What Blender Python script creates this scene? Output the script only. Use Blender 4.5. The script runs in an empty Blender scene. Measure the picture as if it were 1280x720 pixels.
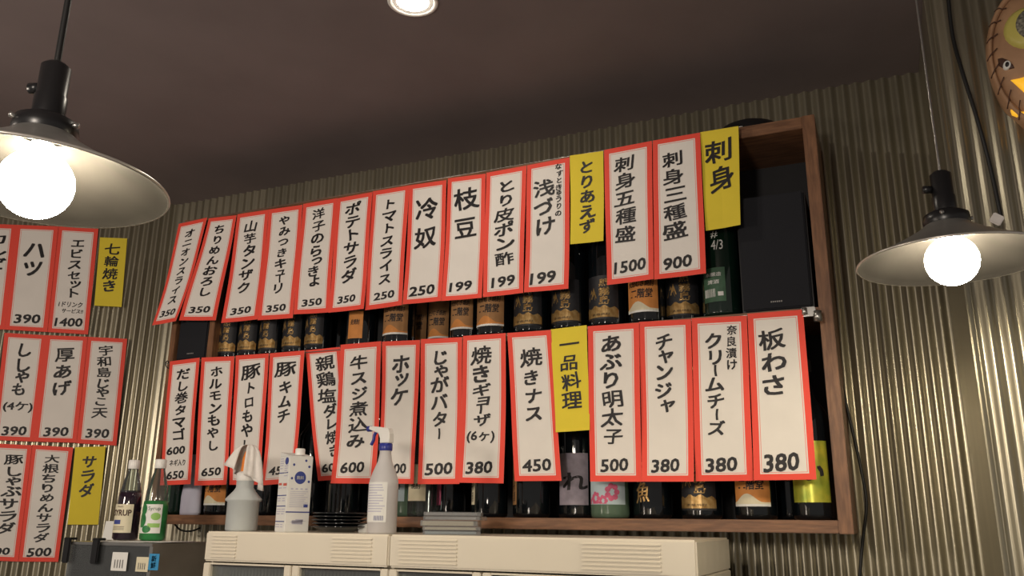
import bpy, bmesh, math, random
from mathutils import Vector, Matrix
PI = math.pi
R = random.Random(7)
SC = bpy.context.scene
COL = SC.collection

# ---------------------------------------------------------------- camera
F = 1048.43
XR = Vector((0.91637532, 0.40018904, 0.01024685))      # camera right in world axes
XU = Vector((0.09844743, -0.2500933, 0.96320374))      # camera up
XF = Vector((-0.38802625, 0.88164736, 0.26857691))     # camera forward
CAM = Vector((0, 0, 1.45))
cd = bpy.data.cameras.new('camera'); cam = bpy.data.objects.new('camera', cd); COL.objects.link(cam)
cd.sensor_width = 36; cd.lens = F / 1280 * 36; cd.clip_start = 0.02
m = Matrix.Identity(4)
for i in range(3):
    m[i][0], m[i][1], m[i][2] = XR[i], XU[i], -XF[i]
    m[i][3] = CAM[i]
cam.matrix_world = m
SC.camera = cam
# ---------------------------------------------------------------- world, exposure, lights
SC.view_settings.view_transform = 'Standard'; SC.view_settings.look = 'None'
SC.view_settings.exposure = 0.45; SC.view_settings.gamma = 1
w = bpy.data.worlds.new('world'); SC.world = w; w.use_nodes = True
w.node_tree.nodes['Background'].inputs[0].default_value = (1.0, 0.9, 0.82, 1)
w.node_tree.nodes['Background'].inputs[1].default_value = 0.16

def lamp(name, kind, loc, energy, col, size=0.1, aim=None, spot=None):
    d = bpy.data.lights.new(name, kind); d.energy = energy; d.color = col
    if kind == 'AREA': d.shape = 'DISK'; d.size = size
    else: d.shadow_soft_size = size
    if spot: d.spot_size = spot; d.spot_blend = 0.6
    o = bpy.data.objects.new(name, d); COL.objects.link(o); o.location = loc
    if aim is not None:
        o.rotation_euler = (Vector(aim) - Vector(loc)).to_track_quat('-Z', 'Y').to_euler()
    return o
# unseen fill lights added behind and beside the viewer for assumed bar lamps
lamp('bar_fill_light', 'AREA', (-0.5, -0.9, 1.90), 17, (1, .88, .76), .30, (-1.0, 2.3, 1.60))
lamp('bar_fill_light', 'AREA', (-2.2, 0.1, 1.9), 9.5, (1, .86, .72), .3, (-2.0, 2.3, 1.55))

# ---------------------------------------------------------------- helpers
def ray(px, py):
    return XR * (px - 640) + XU * (360 - py) + XF * F
def W(px, py, D):
    r = ray(px, py); return CAM + r * (D / r.y)
def on_plane(px, py, P, n):
    r = ray(px, py); return CAM + r * ((P - CAM).dot(n) / r.dot(n))

def mat(name, col, rough=0.6, metal=0.0, noise=0.0, nscale=20, stretch=(1, 1, 1), bump=0.0, coat=0.0,
        spec=0.5, col2=None, trans=0.0, emit=None, estr=0.0, alpha=1.0, ior=1.45):
    M = bpy.data.materials.new(name); M.use_nodes = True
    nt = M.node_tree; b = nt.nodes['Principled BSDF']
    b.inputs['Base Color'].default_value = (*col, 1); b.inputs['Roughness'].default_value = rough
    b.inputs['Metallic'].default_value = metal; b.inputs['Coat Weight'].default_value = coat
    b.inputs['Specular IOR Level'].default_value = spec; b.inputs['IOR'].default_value = ior
    b.inputs['Transmission Weight'].default_value = trans; b.inputs['Alpha'].default_value = alpha
    if emit: b.inputs['Emission Color'].default_value = (*emit, 1); b.inputs['Emission Strength'].default_value = estr
    if noise or bump or col2:
        tc = nt.nodes.new('ShaderNodeTexCoord'); mp = nt.nodes.new('ShaderNodeMapping')
        mp.inputs['Scale'].default_value = stretch
        nt.links.new(tc.outputs['Object'], mp.inputs['Vector'])
        n = nt.nodes.new('ShaderNodeTexNoise'); n.inputs['Scale'].default_value = nscale; n.inputs['Detail'].default_value = 5
        nt.links.new(mp.outputs['Vector'], n.inputs['Vector'])
        c2 = col2 if col2 else tuple(c * (1 - noise) for c in col)
        mx = nt.nodes.new('ShaderNodeValToRGB')
        mx.color_ramp.elements[0].position = 0.35; mx.color_ramp.elements[1].position = 0.68
        mx.color_ramp.elements[0].color = (*c2, 1); mx.color_ramp.elements[1].color = (*col, 1)
        nt.links.new(n.outputs['Fac'], mx.inputs['Fac']); nt.links.new(mx.outputs['Color'], b.inputs['Base Color'])
        if bump:
            bp = nt.nodes.new('ShaderNodeBump'); bp.inputs['Strength'].default_value = bump; bp.inputs['Distance'].default_value = 0.002
            nt.links.new(n.outputs['Fac'], bp.inputs['Height']); nt.links.new(bp.outputs['Normal'], b.inputs['Normal'])
    return M
def thin_glass(name, tint=(1, 1, 1), milky=0.0):
    M = bpy.data.materials.new(name); M.use_nodes = True; nt = M.node_tree
    nt.nodes.remove(nt.nodes['Principled BSDF']); out = nt.nodes['Material Output']
    t = nt.nodes.new('ShaderNodeBsdfTransparent'); t.inputs[0].default_value = (*tint, 1)
    g = nt.nodes.new('ShaderNodeBsdfGlossy'); g.inputs['Roughness'].default_value = 0.08
    fr = nt.nodes.new('ShaderNodeFresnel'); fr.inputs[0].default_value = 1.5
    mx = nt.nodes.new('ShaderNodeMixShader'); nt.links.new(fr.outputs[0], mx.inputs[0])
    nt.links.new(t.outputs[0], mx.inputs[1]); nt.links.new(g.outputs[0], mx.inputs[2])
    last = mx
    if milky:
        d = nt.nodes.new('ShaderNodeBsdfDiffuse'); d.inputs[0].default_value = (.8, .82, .84, 1)
        m2 = nt.nodes.new('ShaderNodeMixShader'); m2.inputs[0].default_value = milky
        nt.links.new(mx.outputs[0], m2.inputs[1]); nt.links.new(d.outputs[0], m2.inputs[2]); last = m2
    nt.links.new(last.outputs[0], out.inputs['Surface'])
    return M
MT = dict(
    ceiling=mat('ceiling_paint', (.19, .155, .155), .8, noise=.15, nscale=3),
    floor=mat('floor_concrete', (.16, .13, .11), .7, noise=.3, nscale=6),
    board=mat('wall_board', (.10, .09, .08), .8, noise=.2),
    tin=mat('corrugated_tin', (.42, .385, .29), .32, .8, noise=.22, nscale=5, stretch=(2, 2, .35), spec=.5),
    wood=mat('brown_wood', (.25, .12, .058), .5, col2=(.14, .065, .032), nscale=16, stretch=(1, 8, 8), bump=.25),
    woodv=mat('brown_wood_upright', (.25, .12, .058), .5, col2=(.14, .065, .032), nscale=16, stretch=(8, 8, 1), bump=.25),
    dark=mat('dark_inside_board', (.012, .012, .014), .6, noise=.2),
    paper=mat('strip_paper', (.80, .76, .71), .8, noise=.06, nscale=9),
    red=mat('red_border', (.82, .075, .048), .7),
    redl=mat('thin_red_line', (.80, .22, .18), .7),
    yellow=mat('yellow_paper', (.78, .62, .045), .8, noise=.05, nscale=9),
    ink=mat('marker_ink', (.012, .010, .012), .55),
    black=mat('black_plastic', (.012, .012, .013), .32, noise=.1),
    blackm=mat('black_grille_cloth', (.010, .011, .016), .85, noise=.3, nscale=300),
    cordm=mat('black_cable', (.01, .01, .01), .5, noise=.1),
    bglass=mat('dark_bottle_glass', (.004, .006, .008), .06, spec=.6, coat=.4, noise=.2),
    gglass=mat('green_bottle_glass', (.004, .016, .010), .06, spec=.6, coat=.4, noise=.2),
    pglass=mat('pale_green_bottle', (.10, .16, .11), .12, spec=.6, noise=.2),
    clear=thin_glass('clear_glass', (.86, .93, .92), .03),
    kraft=mat('kraft_label', (.42, .22, .09), .75, noise=.2, nscale=30),
    orange=mat('orange_label', (.70, .28, .07), .7, noise=.2, nscale=30),
    gold=mat('gold_foil', (.46, .31, .13), .35, .6, col2=(.30, .17, .05), nscale=90),
    klabel=mat('black_label', (.018, .018, .022), .5, noise=.3, nscale=60),
    greenlabel=mat('green_label', (.06, .14, .08), .6, noise=.3, nscale=60),
    white=mat('white_print', (.75, .75, .72), .7),
    cream=mat('cream_label', (.72, .66, .48), .7, noise=.06),
    pink=mat('pink_label', (.75, .16, .30), .7, noise=.1),
    purplegrey=mat('mauve_label', (.34, .30, .36), .7, noise=.3, nscale=40),
    paleblue=mat('pale_blue_label', (.45, .55, .60), .7, noise=.1, nscale=30),
    flower=mat('flower_pink', (.62, .12, .22), .7, noise=.2, nscale=60),
    lime=mat('lime_foil_label', (.62, .55, .06), .3, .35, col2=(.28, .36, .04), nscale=20),
    whitecap=mat('white_cap', (.80, .79, .76), .4, noise=.04),
    fridge=mat('cream_enamel', (.74, .68, .56), .30, noise=.03, nscale=4, coat=.2),
    gasket=mat('dark_gasket', (.05, .05, .05), .6, noise=.1),
    fglass=thin_glass('fridge_glass', (.75, .78, .76), .06),
    inner=mat('fridge_inner', (.30, .29, .27), .5, noise=.2),
    steel=mat('steel', (.45, .44, .42), .28, .9, noise=.15, nscale=12),
    shadeinner=mat('darkened_shade_inside', (.028, .026, .024), .42, .5, noise=.3, nscale=10),  # inside of the shade, colour darkened so the bulb doesn't blow it out
    shade=mat('grey_enamel_shade', (.34, .33, .31), .36, .55, noise=.25, nscale=10, bump=.08),
    shadein=mat('shade_rim', (.65, .62, .56), .3, .6, noise=.1),
    bulb=mat('bulb_glow', (1, .95, .85), .3, emit=(1, .86, .62), estr=110),
    down=mat('downlight_glow', (1, .95, .85), .3, emit=(1, .90, .75), estr=140),
    milk=mat('translucent_plastic', (.66, .70, .70), .35, noise=.05, trans=.25, ior=1.3),
    liquid=mat('pale_liquid', (.60, .68, .70), .3, noise=.05),
    tissue=mat('tissue', (.82, .78, .74), .9, noise=.08, bump=.6, nscale=60),
    spout=mat('orange_plastic', (.85, .25, .04), .4, noise=.05),
    blue=mat('blue_plastic', (.03, .04, .28), .35, noise=.05),
    navy=mat('navy_print', (.04, .06, .26), .6),
    lav=mat('lavender_print', (.50, .49, .60), .7),
    redp=mat('small_red_print', (.60, .12, .09), .7),
    cola=mat('dark_syrup', (.022, .012, .022), .08, noise=.1, coat=.5),
    greenb=mat('green_syrup_print', (.03, .22, .06), .35, noise=.4, nscale=40),
    greenp=mat('light_green_print', (.30, .55, .14), .5, noise=.1),
    stickerb=mat('blue_sticker', (.04, .28, .55), .6, noise=.1),
    pinkwrap=mat('pink_wrap', (.68, .42, .34), .35, noise=.4, nscale=30, bump=.5),
    acryl=thin_glass('acrylic_sheet', (.80, .83, .83), .03),
    cdcase=thin_glass('clear_case', (.7, .7, .7), .18),
    case1=mat('grey_case', (.30, .29, .28), .25, noise=.3, nscale=20),
    leather=mat('tan_hide', (.46, .27, .15), .6, col2=(.32, .18, .10), nscale=14, bump=.5),
    brownrim=mat('dark_brown_rim', (.10, .05, .035), .6, noise=.3),
    maskyellow=mat('mask_yellow', (.62, .55, .14), .35, noise=.15, nscale=12),
    masklit=mat('glowing_amber', (.9, .5, .03), .4, noise=.3, nscale=30, emit=(1, .50, .03), estr=.5),  # lit patches on the mask, their glow put in as emission
    seed=mat('speckled_black', (.05, .05, .045), .7, col2=(.30, .28, .22), nscale=160, bump=.8),
    spray=mat('clouded_plastic', (.66, .64, .64), .35, noise=.04, trans=.2, ior=1.3),
)
def finish(o, smooth=False):
    if smooth:
        for p in o.data.polygons: p.use_smooth = True
    return o
def mesh_obj(name, verts, faces, mats, parent=None, smooth=False, midx=None):
    me = bpy.data.meshes.new(name); me.from_pydata([tuple(v) for v in verts], [], faces)
    if not isinstance(mats, (list, tuple)): mats = [mats]
    for q in mats: me.materials.append(q)
    if midx:
        for p, i in zip(me.polygons, midx): p.material_index = i
    o = bpy.data.objects.new(name, me); COL.objects.link(o)
    if parent: o.parent = parent
    return finish(o, smooth)
def bm_obj(name, bm, mats, parent=None, smooth=False):
    me = bpy.data.meshes.new(name); bmesh.ops.recalc_face_normals(bm, faces=bm.faces[:]); bm.to_mesh(me); bm.free()
    if not isinstance(mats, (list, tuple)): mats = [mats]
    for q in mats: me.materials.append(q)
    o = bpy.data.objects.new(name, me); COL.objects.link(o)
    if parent: o.parent = parent
    return finish(o, smooth)
def box_bm(bm, a, b, bev=0.0, rz=0.0, origin=(0, 0, 0)):
    r = bmesh.ops.create_cube(bm, size=1)
    vs = r['verts']
    c = [(a[i] + b[i]) / 2 for i in range(3)]; s = [b[i] - a[i] for i in range(3)]
    for v in vs:
        v.co = Vector((v.co.x * s[0] + c[0], v.co.y * s[1] + c[1], v.co.z * s[2] + c[2]))
    if bev:
        es = list({e for v in vs for e in v.link_edges})
        bmesh.ops.bevel(bm, geom=es, offset=bev, segments=2, affect='EDGES')
def box(name, a, b, M, parent=None, bev=0.0):
    bm = bmesh.new(); box_bm(bm, a, b, bev); return bm_obj(name, bm, M, parent)
def lathe(name, prof, M, parent=None, n=28, loc=(0, 0, 0), smooth=True, jit=None):
    vs, fs = [], []
    for r, z in prof:
        for k in range(n):
            a = 2 * PI * k / n
            vs.append((loc[0] + r * math.cos(a), loc[1] + r * math.sin(a), loc[2] + z))
    for i in range(len(prof) - 1):
        for k in range(n):
            fs.append((i * n + k, i * n + (k + 1) % n, (i + 1) * n + (k + 1) % n, (i + 1) * n + k))
    o = mesh_obj(name, vs, fs, M, parent, smooth)
    return o
def tube(name, pts, r, M, parent=None, n=8):
    c = bpy.data.curves.new(name, 'CURVE'); c.dimensions = '3D'; c.bevel_depth = r; c.bevel_resolution = 2
    s = c.splines.new('POLY'); s.points.add(len(pts) - 1)
    for q, p in zip(s.points, pts): q.co = (*p, 1)
    t = bpy.data.objects.new('t', c); COL.objects.link(t)
    me = bpy.data.meshes.new_from_object(t.evaluated_get(bpy.context.evaluated_depsgraph_get()))
    bpy.data.objects.remove(t); me.name = name; me.materials.clear(); me.materials.append(M)
    o = bpy.data.objects.new(name, me); COL.objects.link(o)
    if parent: o.parent = parent
    return finish(o, True)
def smooth_path(pts, k=6):
    out = []
    P = [Vector(p) for p in pts]; P = [P[0]] + P + [P[-1]]
    for i in range(1, len(P) - 2):
        for j in range(k):
            t = j / k
            a, b, c, d = P[i - 1], P[i], P[i + 1], P[i + 2]
            out.append(.5 * ((2 * b) + (c - a) * t + (2 * a - 5 * b + 4 * c - d) * t * t + (3 * b - a - 3 * c + d) * t ** 3))
    out.append(P[-2]); return out
def tag(o, label, cat, group=None, kind=None):
    if label: o['label'] = label
    if cat: o['category'] = cat
    if group: o['group'] = group
    if kind: o['kind'] = kind
    return o
def empty(name, loc, rz=0.0):
    o = bpy.data.objects.new(name, None); COL.objects.link(o); o.location = loc; o.rotation_euler = (0, 0, rz)
    o.empty_display_size = .05; return o
def copy_tree(o, parent=None):
    c = o.copy(); COL.objects.link(c)
    if parent: c.parent = parent
    for ch in list(o.children): copy_tree(ch, c)
    return c
# glyphs ------------------------------------------------------------
GC = {}
def glyph(s, off):
    d = off * .75; key = (s, off)
    if key not in GC:
        c = bpy.data.curves.new('g', 'FONT'); c.body = s; c.offset = 0; c.resolution_u = 2
        o = bpy.data.objects.new('g', c); COL.objects.link(o)
        me = bpy.data.meshes.new_from_object(o.evaluated_get(bpy.context.evaluated_depsgraph_get()))
        nv = len(me.vertices); sh_ = ((-d, -d), (d, -d), (-d, d), (d, d)) if off > .012 else ((0, 0),)
        GC[key] = ([(v.co.x + a, v.co.y + b) for a, b in sh_ for v in me.vertices],
                   [tuple(i + k * nv for i in p.vertices) for k in range(len(sh_)) for p in me.polygons])
        bpy.data.objects.remove(o); bpy.data.meshes.remove(me)
    return GC[key]
SMALL = 'ゃゅょっャュョッヶー'
class Pen:
    """collects lettering in a unit square (u right, v down)"""
    def __init__(s): s.v = []; s.f = []
    def add(s, vf, fn):
        n = len(s.v)
        s.v += [fn(p[0], p[1]) for p in vf[0]]; s.f += [tuple(i + n for i in q) for q in vf[1]]
    def column(s, text, u, v0, v1, wid, off=.024, jit=1.0):
        cells = [(.62 if ch in SMALL else 1.0) for ch in text]
        unit = (v1 - v0) / sum(cells); v = v0
        for ch, c in zip(text, cells):
            h = unit; cu = u + (R.uniform(-.02, .02) + (.10 * wid if ch in 'ゃゅょっャュョッ' else 0)) * jit
            cv = v + unit * c / 2 - (unit * .10 if ch in 'ゃゅょっャュョッ' else 0); a = R.uniform(-.07, .07) * jit
            k = R.uniform(.88, 1.04) * .94; q1 = R.uniform(0, 6); q2 = R.uniform(0, 6)
            def fn(x, y, ch=ch, cu=cu, cv=cv, a=a, k=k, q1=q1, q2=q2):
                x -= .5; y -= .38
                x, y = x + .022 * jit * math.sin(5 * y + q1), y + .026 * jit * math.sin(4.5 * x + q2)
                if ch == 'ー': x, y = -y * .8, x * .80
                else: y += .10 * x
                x, y = x * math.cos(a) - y * math.sin(a), x * math.sin(a) + y * math.cos(a)
                return (cu + x * wid * 1.12 * k, cv - y * h * 1.06 * k)
            s.add(glyph(ch, off if ord(ch) > 0x3400 else off * 1.45), fn)
            v += unit * c
    def word(s, text, u, v, wid, hgt, off=.02, slant=.0, lean=.03):
        g = glyph(text, off)
        xs = [p[0] for p in g[0]]; ys = [p[1] for p in g[0]]
        x0, x1, y0, y1 = min(xs), max(xs), min(ys), max(ys)
        def fn(x, y):
            X = (x - x0) / (x1 - x0) - .5; Y = (y - y0) / (y1 - y0) - .5
            return (u + (X + Y * lean) * wid, v - (Y + slant * X) * hgt)
        s.add(g, fn)
    def poly(s, pts):
        n = len(s.v); s.v += list(pts); s.f.append(tuple(range(n, n + len(pts))))
    def rect(s, u0, v0, u1, v1):
        n = max(1, int((u1 - u0) / .09 + .5))
        for i in range(n):
            a, b = u0 + (u1 - u0) * i / n, u0 + (u1 - u0) * (i + 1) / n
            s.poly([(a, v0), (b, v0), (b, v1), (a, v1)])
    def disc(s, u, v, ru, rv, n=12):
        R3 = (1, .66, .33)
        P_ = [[(u + ru * q * math.cos(2 * PI * k / n), v + rv * q * math.sin(2 * PI * k / n)) for k in range(n)] for q in R3]
        for a, b in ((0, 1), (1, 2)):
            for k in range(n): s.poly([P_[a][k], P_[a][(k + 1) % n], P_[b][(k + 1) % n], P_[b][k]])
        s.poly(P_[2])
    def build(s, name, fn, M, parent):
        o = mesh_obj(name, [fn(u, v) for u, v in s.v], s.f, M, parent); o['kind'] = 'stuff'; return o

# ================================================================= SETTING
DW, DC, DP, ZC = 2.45, 2.20, 2.165, 1.262 + 1.45
J = Vector((-2.60, DW, 0)); LD = Vector((-.805, -.593, 0)).normalized(); LN = Vector((.593, -.805, 0)).normalized()
tag(box('floor', (-5, -1.6, -.1), (1.6, 2.7, 0), MT['floor']), None, None, kind='structure')
tag(box('ceiling', (-5, -1.6, ZC), (1.6, 2.7, ZC + .1), MT['ceiling']), None, None, kind='structure')
PITCH = .036
def sheet(name, P, d, width, nrm, z0, z1, parent, amp=.0052, lift=0.0, ph=0.0):
    n = int(width / PITCH * 12); vs, fs = [], []
    for i in range(n + 1):
        s = width * i / n
        q = P + d * s + nrm * (amp * (1 + math.cos(2 * PI * s / PITCH + ph)) + lift)
        vs += [(q.x, q.y, z0), (q.x, q.y, z1)]
    for i in range(n): fs.append((2 * i, 2 * i + 2, 2 * i + 3, 2 * i + 1))
    o = mesh_obj(name, vs, fs, MT['tin'], parent, True); return o
wb = tag(box('wall_back', (-2.7, DW + .012, 0), (1.5, DW + .06, ZC), MT['board']), None, None, kind='structure')
NB = Vector((0, -1, 0)); EX = Vector((1, 0, 0))
x = J.x; k = 0
while x < .30:
    wd = min(PITCH * 19, .32 - x)
    sheet('corrugated_sheet', Vector((x, DW, 0)), EX, wd, NB, .0, ZC, wb, lift=.0012 * (k % 2))
    x += PITCH * 18; k += 1
a = J + LD * 0 - LN * .012; 
vsb = []
for z in (0, ZC):
    for p in (J - LN * .012, J + LD * 2.4 - LN * .012, J + LD * 2.4 - LN * .05, J - LN * .05): vsb.append((p.x, p.y, z))
wl = mesh_obj('wall_left', vsb, [(0, 1, 2, 3), (7, 6, 5, 4), (0, 4, 5, 1), (1, 5, 6, 2), (2, 6, 7, 3), (3, 7, 4, 0)], MT['board'])
tag(wl, None, None, kind='structure')
for k in range(4):
    sheet('corrugated_sheet', J + LD * (PITCH * 18 * k), LD, PITCH * (19 if k < 3 else 12), LN, 0, ZC, wl, lift=.0012 * (k % 2))
DK, KX = 2.05, .20
wr = tag(box('wall_right', (KX + .012, DK + .012, 0), (1.5, DW + .01, ZC), MT['board']), None, None, kind='structure')
sheet('corrugated_sheet', Vector((KX, DK, 0)), EX, PITCH * 18, NB, 0, ZC, wr)
sheet('corrugated_sheet', Vector((KX + PITCH * 17, DK, 0)), EX, PITCH * 18, NB, 0, ZC, wr, lift=.0012)
box('corner_plate', (KX - .003, DK - .006, 0), (KX + .010, DW, ZC), MT['tin'], wr, .001)

# ================================================================= DISPLAY SHELF
XL, XRt = -1.045 * DC, -.0385 * DC
ZB, ZT = -.0085 * DC + 1.45, .4840 * DC + 1.45
ZM = .243 * DC + 1.45
YB = DW - .004
sh = tag(empty('wall_shelf', ((XL + XRt) / 2, DC, ZB)), 'long brown wooden two-tier shelf cabinet holding the bottles on the corrugated wall', 'shelf')
def LB(name, a, b, M, bev=.0015):
    o = box(name, a, b, M, None, bev); o.parent = sh; o.matrix_parent_inverse = Matrix.Translation(-sh.location); return o
LB('bottom_board', (XL, DC, ZB), (XRt - .033, YB, ZB + .030), MT['wood'])
LB('top_board', (XL, DC, ZT - .034), (XRt - .033, YB, ZT), MT['wood'])
LB('side_post', (XRt - .033, DC - .002, ZB - .001), (XRt, YB, ZT + .001), MT['woodv'])
LB('side_post', (XL - .001, DC - .002, ZB - .001), (XL + .022, YB, ZT + .001), MT['woodv'])
LB('middle_shelf', (XL + .022, DC + .004, ZM - .024), (XRt - .033, YB, ZM), MT['wood'])
LB('divider', (-2.128, DC + .002, ZM), (-2.103, YB, ZT - .034), MT['woodv'])
LB('back_panel', (XL + .01, YB - .012, ZB + .02), (XRt - .02, YB - .004, ZT - .02), MT['dark'], 0)  # near-black board put in for the dark inside of the shelf
# bracket
br = tag(empty('strip_clamp', W(1008, 390, 2.17)), 'small silver clamp holding the right end of the lower strip wire', 'clamp')
box('plate', (-.012, -.004, -.012), (.022, .012, .012), MT['steel'], br, .002)
lathe('clamp_screw', [(0, .016), (.010, .014), (.011, -.012), (0, -.014)], MT['steel'], br, 14, (.026, -.002, -.014))
lathe('clamp_screw', [(0, .010), (.006, .009), (.007, -.008), (0, -.009)], MT['steel'], br, 14, (-.004, -.008, .0))
# ================================================================= SPEAKERS
def speaker(name, x0, x1, y0, y1, z0, z1, lab):
    t = tag(empty(name, ((x0 + x1) / 2, y0, z0)), lab, 'speaker', 'black speakers at both ends of the upper shelf')
    w2, h, d = (x1 - x0) / 2, z1 - z0, y1 - y0
    box('cabinet', (-w2, .012, 0), (w2, d, h), MT['black'], t, .003)
    box('grille', (-w2 + .004, 0, .004), (w2 - .004, .013, h - .004), MT['blackm'], t, .004)
    p = Pen()
    for k in range(6): p.rect(k * .16, 0, k * .16 + .11, 1)
    p.build('logo_print', lambda u, v: (-.016 + u * .032, -.0008, .026 - v * .004), MT['case1'], t)
    return t
s = W(927, 380, 2.21); e = W(1008, 383, 2.21)
speaker('speaker', W(927, 380, 2.205).x, -.128, 2.205, 2.40, ZM, ZM + .325, 'large black speaker at the right end of the upper shelf')
speaker('speaker', XL + .026, -2.132, 2.205, 2.38, ZM, ZM + .30, 'small black speaker at the left end of the upper shelf')
o = lathe('upturned_bowl', [(.105, 0), (.104, .008), (.085, .034), (.05, .052), (.0, .058)], MT['black'], None, 32)
o.location = (-.27, 2.31, ZT); tag(o, 'black upturned bowl lying on top of the wooden shelf', 'bowl')

# ================================================================= MENU STRIPS
RED = [0, .108, .128, .139, .861, .872, .892, 1]
def strip(corners, spec, kind, label, group, plane=None, off=0.0, bow=0.0, curl=.012, name='menu_strip'):
    if plane is None: P0, n = Vector((0, DP, 0)), Vector((0, -1, 0))
    else: P0, n = plane
    P0 = P0 + n * off
    TL, TR, BR, BL = [on_plane(px, py, P0, n) for px, py in corners]
    base = (TL + TR) / 2
    wd = (TR - TL).length; hg = (BL - TL).length
    hd = (TR - TL).normalized(); ph = R.uniform(0, 6); wob = R.uniform(.6, 1.4)
    def S(u, v, lift=0.0):
        q = (TL * (1 - u) + TR * u) * (1 - v) + (BL * (1 - u) + BR * u) * v
        q = q + hd * (bow * math.sin(PI * v))
        dep = curl * wob * (v ** 2) * (.5 + .5 * math.sin(ph)) + curl * .35 * math.sin(PI * v) * math.sin(ph + 3 * v) + curl * .5 * v * (u - .5) * math.cos(ph)
        dep += curl * .10 * math.cos(2 * PI * u)* v
        return q + n * (dep + lift) - base
    t = tag(empty(name, base), label, 'menu strip', group)
    if kind == 'red': us = RED; bv = wd / hg; vedge = [c * bv for c in RED[:4]]
    else: us = [0, .25, .5, .75, 1]; vedge = [0]
    vs_ = list(vedge); a = vedge[-1]; b = 1 - a
    vs_ += [a + (b - a) * i / 12 for i in range(1, 12)] + [1 - q for q in reversed(vedge)]
    if kind == 'red': us = RED[:4] + [.32, .5, .68] + RED[4:]
    verts, faces, mi = [], [], []
    nu, nv = len(us), len(vs_)
    for lift in (0, -.0004):
        for v in vs_:
            for u in us: verts.append(S(u, v, lift))
    for j in range(nv - 1):
        for i in range(nu - 1):
            q = (j * nu + i, (j + 1) * nu + i, (j + 1) * nu + i + 1, j * nu + i + 1); faces.append(q)
            if kind == 'red':
                ring = min(i, nu - 2 - i, j, nv - 2 - j); mi.append({0: 1, 1: 0, 2: 2}.get(ring, 0))
            else: mi.append(0)
            o_ = nu * nv; faces.append((q[3] + o_, q[2] + o_, q[1] + o_, q[0] + o_)); mi.append(0)
    def edge(a, b):
        o_ = nu * nv; faces.append((a, b, b + o_, a + o_)); mi.append(0)
    for i in range(nu - 1): edge(i + 1, i); edge((nv - 1) * nu + i, (nv - 1) * nu + i + 1)
    for j in range(nv - 1): edge(j * nu, (j + 1) * nu); edge((j + 1) * nu + nu - 1, j * nu + nu - 1)
    mesh_obj('paper', verts, faces, [MT['paper'], MT['red'], MT['redl']] if kind == 'red' else [MT['yellow']], t, False, mi)
    p = Pen()
    for s_ in spec:
        if s_[0] == 'c': p.column(*s_[1:])
        else: p.word(*s_[1:])
    p.build('lettering', lambda u, v: S(u, v, .0012), MT['ink'], t)
    return t
def pr(txt, v=.90, w=.56, u=.5, h=.062): return ('w', txt, u, v, w, h, .031, .12)
def co(txt, v0, v1, w=.46, u=.5): return ('c', txt, u, v0, v1, w)
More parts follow.
